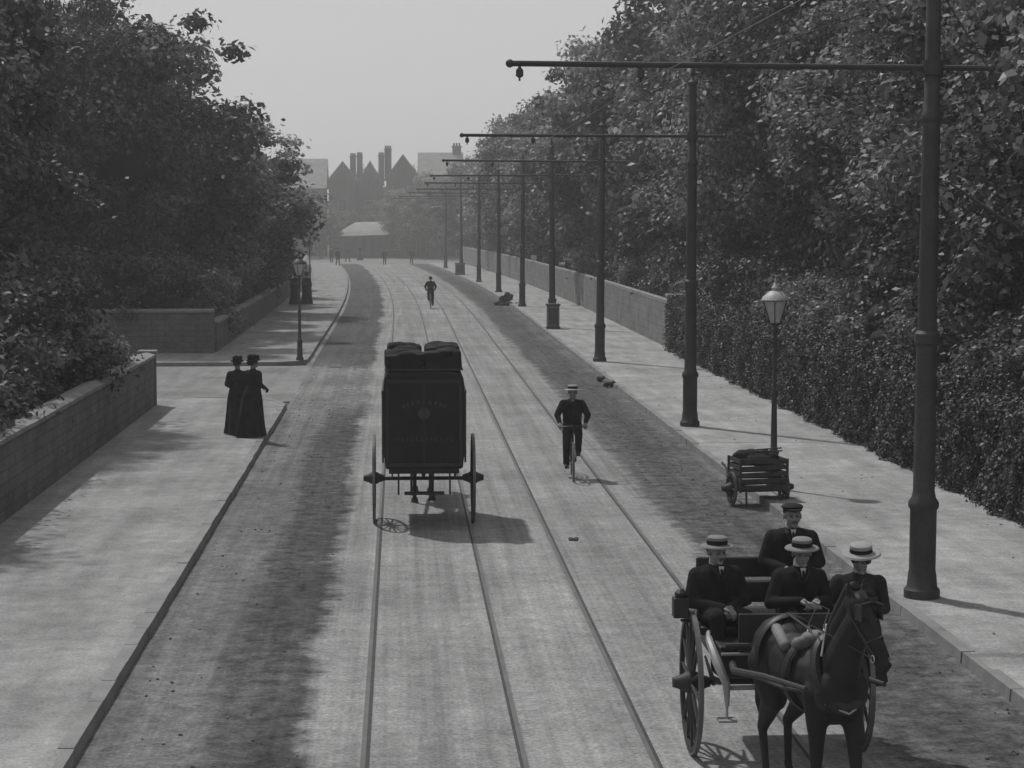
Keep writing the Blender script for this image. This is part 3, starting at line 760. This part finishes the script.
    hs.tube([HM@V(p) for p in((-.08,-.2,-.26),(0,-.3,-.2),(.08,-.2,-.26))],.011,6)
    hs.obj('harness',M_leather,e)
    sd=Blob(); sd.cap((-.16,-.12,1.41),(.16,-.12,1.41),.055,.055).ell((0,-.12,1.46),(.13,.1,.055)).cap((-.2,.05,1.36),(-.12,.45,1.42),.05,.05); sd.obj('harness_pad',gm('pad_cloth',.14,rough=.7,spec=.3,amp=.4),e,voxel=.015)
    ms=Blob()
    for s in(-1,1):
        ms.torus(HM@V((s*.076,-.28,-.37)),.028,.006,'x',16,6); ms.cap((s*.17,-.64,1.42),(s*.09,-.54,1.64),.011,.011).torus((s*.07,-.12,1.53),.024,.005,'x',14,5)
    ms.tube([(-.17,-.72,1.05),(0,-.8,.98),(.17,-.72,1.05)],.009,6)
    ms.obj('brass_fittings',M_metal,e)
    return e,HM
def wheel(parent,c,r,n=14,w=.05,name='wheel'):
    x0,y0,z0=c
    b=Blob(); b.torus(c,r-.05,.03,'x',44,4,ry=.03)
    for k in range(n):
        a=2*math.pi*k/n+.1; ca,sa=math.cos(a),math.sin(a)
        b.tube([(x0,y0+ca*.07,z0+sa*.07),(x0,y0+ca*(r-.07),z0+sa*(r-.07))],[.022,.015],6)
    b.lathe([(.045,-.17),(.05,-.15),(.075,-.08),(.095,-.05),(.095,.05),(.075,.08),(.05,.15),(.045,.17)],c=c,axis='x',seg=14)
    b.obj(name,M_wheel,parent)
    Blob().torus(c,r-.012,.014,'x',44,4,ry=.03).obj(name+'_tyre',M_tyre,parent)

# ------------------------------------------------------------------ delivery van (two-wheeled, seen from the rear)
cx=.36; e=empty('horse_drawn_van',(cx,32.6,0))
B=Blob()
prof=[(-.6,.95),(.6,.95),(.63,1.2),(.63,2.25),(.61,2.4),(.55,2.45),(.25,2.48),(0,2.49),(-.25,2.48),(-.55,2.45),(-.61,2.4),(-.63,2.25),(-.63,1.2)]
B.rings([[(x,y,z) for x,z in prof] for y in(-.85,-.82,1.35,1.38)]).obj('van_body',M_van,e,smooth=False,bevel=.03)
B=Blob()
for z in(1.02,2.32): B.box((0,-.862,z),(1.18,.024,.05))
for x in(-.57,.57): B.box((x,-.864,1.66),(.05,.028,1.2))
B.box((0,-.856,1.66),(.02,.014,1.24))
for s in(-1,1):
    for y in(-.8,-.1,.6,1.3): B.box((s*.642,y,1.6),(.03,.05,1.1))
    B.box((s*.642,.27,1.22),(.036,2.2,.05)).box((s*.642,.27,2.15),(.036,2.2,.05))
B.obj('framing',M_coach,e,smooth=False)
B=Blob(); q_=random.Random(5)
for k in range(9):
    a=R(150-15*k); B.box((math.cos(a)*.36,-.856,1.86+math.sin(a)*.14),(.035,.01,.06),Matrix.Rotation(-(a-math.pi/2)*.4,3,'Y'))
    B.box((math.cos(a)*.36+.012,-.857,1.86+math.sin(a)*.14+q_.choice((-.02,.02,0))),(.03,.011,.012))
B.lathe([(.09,-.008),(.1,.0)],c=(0,-.85,1.82),axis='y',seg=14)
for k in range(12):
    x=-.42+.076*k; B.box((x,-.856,1.42),(.014,.01,.07)).box((x+.02,-.857,1.42+q_.choice((-.028,0,.028))),(.04,.011,.012))
B.obj('signwriting',M_vanlt,e,smooth=False)
B=Blob(); rr_=random.Random(3)
for s in(-1,1):
    yy=-.8
    while yy<1.2:
        L=rr_.uniform(.45,.65); wd=rr_.uniform(.54,.58); hz=rr_.uniform(.2,.3)
        B.box((s*.315+rr_.uniform(-.015,.015),yy+L/2,2.49+hz/2),(wd,L,hz),Matrix.Rotation(rr_.uniform(-.06,.06),3,'Z')@Matrix.Rotation(rr_.uniform(-.06,.06),3,'Y'))
        for j in range(3): B.ell((s*.31+rr_.uniform(-.18,.18),yy+L*rr_.random(),2.49+hz),(rr_.uniform(.1,.18),.14,rr_.uniform(.03,.07)))
        yy+=L*.92
B.obj('sheeted_load',M_tarp,e,voxel=.022,it=5)
B=Blob(); B.tube([(-.6,-.83,2.5),(.6,-.83,2.5)],.012,6)
for s in(-1,1): B.tube([(s*.6,-.83,2.5),(s*.6,1.3,2.5)],.012,6)
B.obj('roof_rail',M_iron,e)
B=Blob(); B.tube([(-.75,0,.7),(.75,0,.7)],.03,8)
for s in(-1,1):
    for k in range(4): B.tube([(s*.5,-.55+.06*k,.86-.02*k),(s*.5,0,.78-.025*k),(s*.5,.55-.06*k,.86-.02*k)],.014,5)
    B.tube([(s*.33,.9,.9),(s*.33,1.6,1.0),(s*.3,3.3,1.12)],.035,8).tube([(s*.4,-.8,.93),(s*.4,-.86,.6),(s*.4,-.86,.55)],.015,6)
B.box((0,-.9,.58),(.62,.2,.03)); B.box((0,.3,.9),(1.1,2.0,.08))
B.tube([(-.2,-.6,.9),(-.2,-.55,.5)],.018,6).tube([(.12,-.6,.9),(.12,-.5,.45)],.012,6)
B.obj('undercarriage',M_coach,e)
for s in(-1,1): wheel(e,(s*.79,0,.71),.71,14)
horse((cx+.02,35.6,0),R(180))
person('van_driver',(cx,33.95+.35,1.35),R(180),sit(),'cap',M_dark,vox=.02)

# ------------------------------------------------------------------ pony trap with party
tx,ty=3.38,18.2
e=empty('pony_trap',(tx,ty,0))
for s in(-1,1): wheel(e,(s*.76,0,.655),.655,14)
B=Blob(); B.tube([(-.76,0,.655),(.76,0,.655)],.028,8)
for s in(-1,1):
    for k in range(4): B.tube([(s*.56,-.5+.06*k,.78-.02*k),(s*.56,0,.7-.025*k),(s*.56,.5-.06*k,.78-.02*k)],.012,5)
B.obj('axle_and_springs',M_coach,e)
B=Blob()
rs=[]
for z,w_,y0,y1 in((.80,.52,-.55,.85),(.84,.54,-.6,.9),(1.08,.6,-.66,1.15),(1.12,.62,-.68,1.2)):
    rs.append([(-w_,y0,z),(w_,y0,z),(w_,y1,z),(-w_,y1,z)])
B.rings(rs).obj('cart_body',M_coach,e,smooth=False,bevel=.02)
B=Blob(); B.box((0,.05,1.16),(1.42,.5,.08)).box((0,.95,1.34),(1.15,.42,.08)).box((0,.33,1.42),(1.3,.05,.2)).box((0,1.2,1.5),(1.1,.05,.2))
B.obj('seats',M_leather,e,smooth=False,bevel=.02)
B=Blob(); B.box((.05,-.68,1.24),(1.0,.035,.34)); B.obj('dashboard',M_coach,e,smooth=False,bevel=.01)
B=Blob()
B.box((0,-.7,.76),(1.06,.04,.035)).box((0,-.705,1.06),(1.2,.03,.02))
for s in(-1,1):
    B.tube([(s*.62,-.1,1.16),(s*.66,-.4,1.12),(s*.63,-.66,.98),(s*.56,-.76,.8),(s*.56,-.8,.62)],[.025,.034,.045,.038,.02],8)
    B.box((s*.56,-.8,.5),(.16,.14,.02)); B.tube([(s*.56,-.78,.62),(s*.56,-.8,.5)],.012,6)
B.obj('step_irons',M_ltwood,e)
hx,hy,hr=3.34,16.4,R(11)
def hw(p): return Matrix.Translation((hx-tx,hy-ty,0))@Matrix.Rotation(hr,4,'Z')@V(p)
B=Blob()
for s in(-1,1): B.tube([(s*.5,.5,.98),(s*.48,-.55,.96),hw((s*.4,.7,1.02)),hw((s*.36,.1,1.1)),hw((s*.33,-.72,1.18))],[.03,.034,.032,.028,.02],8)
B.tube([(-.58,-.78,1.15),(.58,-.78,1.15)],.025,8)
B.obj('shafts',M_wheel,e)
B=Blob()
for s in(-1,1):
    B.box((s*.86,.02,1.34),(.14,.15,.18)).lathe([(.05,.0),(.06,.04),(.02,.08)],c=(s*.86,.02,1.43),seg=10).tube([(s*.7,.02,1.2),(s*.86,.02,1.22)],.015,6)
B.obj('carriage_lamps',M_coach,e,smooth=False,bevel=.012)
h,HM=horse((hx,hy,0),hr,headyaw=R(14),sc=1.0)
person('man',(2.86,18.32,1.17),R(10),sit((.03,-.3,.2),(-.03,-.33,.2),side=-.02),'boater_grey',M_black,yaw=R(10),pitch=R(4),mous=True,vox=.012,bulk=1.14)
person('man',(3.72,19.25,1.36),R(-4),sit(lean=.02),'cap',M_black,yaw=R(5),mous=True,vox=.012,bulk=1.14)
person('coachman',(3.6,18.3,1.15),R(4),sit((.07,-.42,.3),(-.07,-.42,.3),side=.02),'boater_grey',M_black,yaw=R(-9),pitch=R(8),vox=.012,curl=1.1,bulk=1.08)
SS=[(0,.0,.3,.15,.14,0),(0,-.08,.16,.2,.25,.02),(0,-.2,.05,.22,.34,.04),(0,-.32,-.12,.22,.2,.06),(0,-.36,-.4,.26,.22,.08)]
person('woman',(4.16,18.4,1.07),R(-8),sit(side=.04),'lady_boater',M_dark,True,SS,yaw=R(-14),pitch=R(12),vox=.012,shirt=False)
B=Blob()
for s in(-1,1):
    bit=hw(HM@V((s*.076,-.28,-.37)))
    B.tube([bit,hw((s*.17,-.5,1.62)),hw((s*.07,-.12,1.56)),(.2+s*.06,-1.1,1.52),(.22+s*.03,-.4,1.46)],.006,5)
B.obj('reins',M_leather,bpy.data.objects['pony_trap'])

# ------------------------------------------------------------------ distant people
person('woman',(-5.75,113,.12),R(170),stand(0),'lady',M_black,True,SK,vox=.03,collar=False)
person('woman',(-5.15,113.6,.12),R(180),stand(0),'lady',M_black,True,SK,vox=.03,collar=False)
person('man',(-6.2,205,.12),R(20),stand(.2),'cap',M_black,vox=.03)
person('man',(-7.4,222,0),R(0),stand(.2),'cap',M_black,vox=.03)
person('man',(-5.8,228,0),R(90),stand(.2),'cap',M_dark,vox=.03)
person('woman',(-4.6,236,0),R(0),stand(0),'lady',M_black,True,SK,vox=.03,collar=False)
person('man',(-1.6,212,0),R(180),stand(.2),'cap',M_black,vox=.03)
person('man',(1.2,216,0),R(0),stand(.2),'cap',M_black,vox=.03)

# ------------------------------------------------------------------ kerbside things
def handcart(loc,rz,seed=1):
    q_=random.Random(seed); e=empty('handcart',loc,rz)
    for s in(-1,1): wheel(e,(s*.46,0,.28),.28,8)
    b=Blob(); b.tube([(-.44,0,.28),(.44,0,.28)],.02,6)
    b.box((0,0,.26),(.78,.62,.03))
    for z in(.32,.43,.54,.65,.76):
        for s in(-1,1): b.box((q_.uniform(-.02,.02),s*.32,z),(.84,.02,.075),Matrix.Rotation(q_.uniform(-.03,.03),3,'Y')).box((s*.4,0,z),(.02,.6,.075))
    for sx_ in(-1,1):
        for sy in(-1,1): b.box((sx_*.41,sy*.335,.52),(.04,.03,.56))
        b.tube([(sx_*.36,.3,.38),(sx_*.34,.75,.55),(sx_*.34,.95,.6)],.02,6)
    b.tube([(-.3,-.3,.36),(-.3,-.34,0)],.018,6).tube([(.3,-.3,.36),(.3,-.34,0)],.018,6)
    b.obj('barrow_body',M_log,e,smooth=False)
    c=Blob()
    for k in range(11): c.ell((q_.uniform(-.28,.28),q_.uniform(-.18,.18),q_.uniform(.74,.86)),(q_.uniform(.1,.18),.15,q_.uniform(.07,.12)))
    c.obj('sacks',M_tarp,e,voxel=.02,it=2)
    d=Blob()
    for k in range(6):
        a=V((q_.uniform(-.36,.1),q_.uniform(-.25,.2),q_.uniform(.84,.93))); d.tube([a,a+V((q_.uniform(.25,.5),q_.uniform(-.15,.15),q_.uniform(-.03,.06)))],.013,6)
    d.obj('tool_handles',M_log,e)
handcart((6.03,34.2,.02),R(8))
def heap(loc,w,h,seed):
    q_=random.Random(seed); c=Blob()
    for k in range(26):
        r=q_.random(); a=q_.uniform(0,6.28); c.ell((math.cos(a)*w*.5*r,math.sin(a)*w*.4*r,h*(1-r)*q_.uniform(.4,.95)+.04),(w*.14,w*.13,h*.16),8)
    c.obj('gravel_heap',M_log,voxel=.03,it=1,loc=loc)
def pillar(x,y,w=.5,h=1.05):
    e=empty('feeder_pillar',(x,y,.12)); 
    Blob().box((0,0,h/2),(w,w,h)).obj('cabinet',gm('grey_cabinet',.12,rough=.5,amp=.3),e,smooth=False,bevel=.02)
    Blob().box((0,0,h+.03),(w+.08,w+.08,.08)).box((0,0,.05),(w+.06,w+.06,.1)).obj('cap_and_plinth',M_iron,e,smooth=False,bevel=.02)
    Blob().box((0,-w/2-.006,h*.55),(w*.75,.02,h*.65)).box((w*.25,-w/2-.02,h*.55),(.03,.02,.08)).obj('door',M_iron,e,smooth=False)
pillar(6.53,87.6,.52,1.0)
heap((6.0+sh(114),114,.0),1.2,.8,2); pillar(6.3+sh(170),172,.8,.9)
B=Blob()
for x,y,s in((5.92,60.6,.1),(6.0,58.6,.12)):
    for k in range(7): B.ell((x+random.uniform(-s,s),y+random.uniform(-s,s)*2,.04+random.uniform(0,.08)),(s*.8,s*.9,s*.6),8)
B.obj('rubble_heap',M_log,voxel=.03)
B=Blob()
for x,y,s in((2.6,30.6,.08),):
    for k in range(9): B.ell((x+random.uniform(-s,s)*1.4,y+random.uniform(-s,s)*1.4,.01),(random.uniform(.025,.045),random.uniform(.025,.045),.022),8)
B.obj('horse_dung',M_dung)
B=Blob(); B2=Blob()
for k in range(700):
    t=random.random(); y=10+120*random.random()**1.6
    if t<.5: x=random.uniform(4.5,6.0)
    else: x=random.uniform(-2.8,-.95)
    s=random.uniform(.01,.026)
    (B if random.random()<.5 else B2).box((x+sh(y),y,.004+s*.25),(s,s*random.uniform(.8,1.5),s*.7),Matrix.Rotation(random.uniform(0,3),3,'Z')@Matrix.Rotation(random.uniform(-.4,.4),3,'X'))
for k in range(80):
    x=random.uniform(6.4,9.3); y=random.uniform(15,80); s=random.uniform(.01,.03)
    (B if random.random()<.4 else B2).box((x,y,.125),(s,s*1.4,.012),Matrix.Rotation(random.uniform(0,3),3,'Z'))
B.obj('loose_stones',gm('road_stones',.1,amp=.4),smooth=False); B2.obj('litter',M_strawd,smooth=False)

# ------------------------------------------------------------------ houses
def house(x,y,w,d,h,rh,storeys=2,bays=3,gable_front=False,name='brick_house',chim=((-.3,),(.3,)),rz=0,rm=None,cs=1):
    e=empty(name,(x,y,0),rz)
    Blob().box((0,0,h/2),(w,d,h)).obj('walls',M_brick,e,smooth=False)
    B=Blob(); o=.3
    if gable_front:
        B.rings([[(-w/2-o,yy,h),(w/2+o,yy,h),(0,yy,h+rh)] for yy in(-d/2-o+.31,d/2+o)])
        Blob().rings([[(-w/2,yy,h),(w/2,yy,h),(0,yy,h+rh-.25)] for yy in(-d/2,-d/2+.3)]).obj('gable',M_brick,e,smooth=False)
    else: B.rings([[(xx,-d/2-o,h),(xx,d/2+o,h),(xx,0,h+rh)] for xx in(-w/2-o,w/2+o)])
    B.obj('roof',rm or M_slate,e,smooth=False)
    C=Blob()
    for (cxx,) in chim:
        C.box((cxx*w,.0,h+rh*.6+.1),(1.1*cs,.8,rh+.5)).box((cxx*w,0,h+rh*1.1+.4),(1.25*cs,.95,.2))
        for k in(-.35,0,.35): C.lathe([(.13,0),(.11,.35),(.13,.4)],c=(cxx*w+k*cs,0,h+rh*1.1+.48),seg=8)
    C.obj('chimneys',M_brick,e,smooth=False)
    G=Blob();F=Blob()
    for s_ in range(storeys):
        z=1.7+s_*(h/storeys)
        for k in range(bays):
            xx=-w/2+w*(k+.5)/bays
            if s_==0 and k==bays//2: 
                F.box((xx,-d/2-.02,1.1),(1.3,.08,2.3)); G.box((xx,-d/2-.07,1.05),(1.0,.04,2.1)); continue
            F.box((xx,-d/2-.02,z),(1.25,.08,1.75)); G.box((xx-.26,-d/2-.065,z),(.45,.03,1.5)); G.box((xx+.26,-d/2-.065,z),(.45,.03,1.5))
    F.obj('frames',M_frame,e,smooth=False); G.obj('glazing',M_glassd,e,smooth=False)
house(-12.6,268,6,10,8.6,3.9,2,2,False,chim=((-.3,),),rm=M_slate2)
house(-7.4,272,3.6,9,9.6,2.6,2,1,True,chim=((.35,),),cs=.7)
house(-3.9,276,3.2,9,9.2,3.2,2,1,True,chim=((-.45,),(.45,)),cs=.7)
house(0.4,262,4.2,9,9.6,3.2,2,2,True,chim=((-.45,),),cs=.8)
house(5.2,264,5.2,9,9.8,3.4,2,2,False,chim=((.4,),),rm=M_slate2)
house(-23,272,9,10,7.2,3,2,3,chim=((.3,),))
house(14,276,10,10,7.5,3,2,3)
e=empty('shop_awning',(-4.6,252,0))
B=Blob(); rs=[]
for k in range(5):
    t=k/4; rs.append([(-3.4+2.6*t,-1.8+2.8*t,2.6+1.7*t**.8),(3.2,-1.8+2.8*t,2.8+1.6*t**.8),(3.2,-1.8+2.8*t,2.83+1.6*t**.8),(-3.4+2.6*t,-1.8+2.8*t,2.63+1.7*t**.8)])
B.rings(rs).obj('canvas',M_awn,e,smooth=False)
B=Blob()
for x in(-3.3,0,3.1): B.tube([(x,-1.75,0),(x,-1.75,2.65)],.05,6)
B.obj('posts',M_iron,e)
Blob().box((-.1,2.2,1.9),(6.8,2.2,3.8)).obj('shop_front',M_brick,e,smooth=False)

# ------------------------------------------------------------------ haze (real air volumes)
def haze(loc,sc,dn,nm):
    me=bpy.data.meshes.new('haze'); bm=bmesh.new(); bmesh.ops.create_cube(bm,size=1); bm.to_mesh(me); bm.free()
    o=mkobj('haze',me); o.scale=sc; o.location=loc
    m=bpy.data.materials.new(nm); m.use_nodes=True; nt=m.node_tree; nt.nodes.clear()
    out=nt.nodes.new('ShaderNodeOutputMaterial'); vs=nt.nodes.new('ShaderNodeVolumeScatter'); vs.inputs['Density'].default_value=dn; vs.inputs['Anisotropy'].default_value=.2
    nt.links.new(vs.outputs[0],out.inputs['Volume']); me.materials.append(m)
haze((0,195,19),(300,420,40),.0011,'summer_haze')
haze((0,270,11),(260,256,23),.0018,'distant_smoke_haze')

# ------------------------------------------------------------------ light, sky, camera
el=57.0; sd=V((-.58,.81,0)).normalized()
sun=bpy.data.lights.new('sun','SUN'); sun.energy=2.8; sun.angle=R(1.5); sun.color=(1,.995,.985)
so=bpy.data.objects.new('sun',sun); COL.objects.link(so)
tos=V((sd.x*math.cos(R(el)),sd.y*math.cos(R(el)),math.sin(R(el))))
so.rotation_euler=tos.to_track_quat('Z','Y').to_euler(); so.location=(-20,20,40)
W=bpy.data.worlds.new('World'); S.world=W; W.use_nodes=True; nt=W.node_tree
bg=nt.nodes['Background']; sky=nt.nodes.new('ShaderNodeTexSky'); sky.sky_type='NISHITA'; sky.sun_disc=False
sky.sun_elevation=R(el); sky.sun_rotation=math.atan2(sd.x,sd.y)
sky.dust_density=1.5
bw=nt.nodes.new('ShaderNodeRGBToBW'); nt.links.new(sky.outputs[0],bw.inputs[0])
veil=math_n(nt,'MULTIPLY_ADD',bw.outputs[0],.3,4.0)      # thin bright summer haze over the clear sky
nt.links.new(veil,bg.inputs['Color'])
bg.inputs['Strength'].default_value=.1
cam=bpy.data.cameras.new('camera'); co=bpy.data.objects.new('camera',cam); COL.objects.link(co); S.camera=co
cam.sensor_width=24; cam.lens=48.05; cam.clip_end=5000; cam.clip_start=.1
co.location=(0,0,4.85); co.rotation_euler=(R(90-4.63),0,R(-3.117))
S.view_settings.view_transform='Standard'; S.view_settings.look='None'; S.view_settings.exposure=0
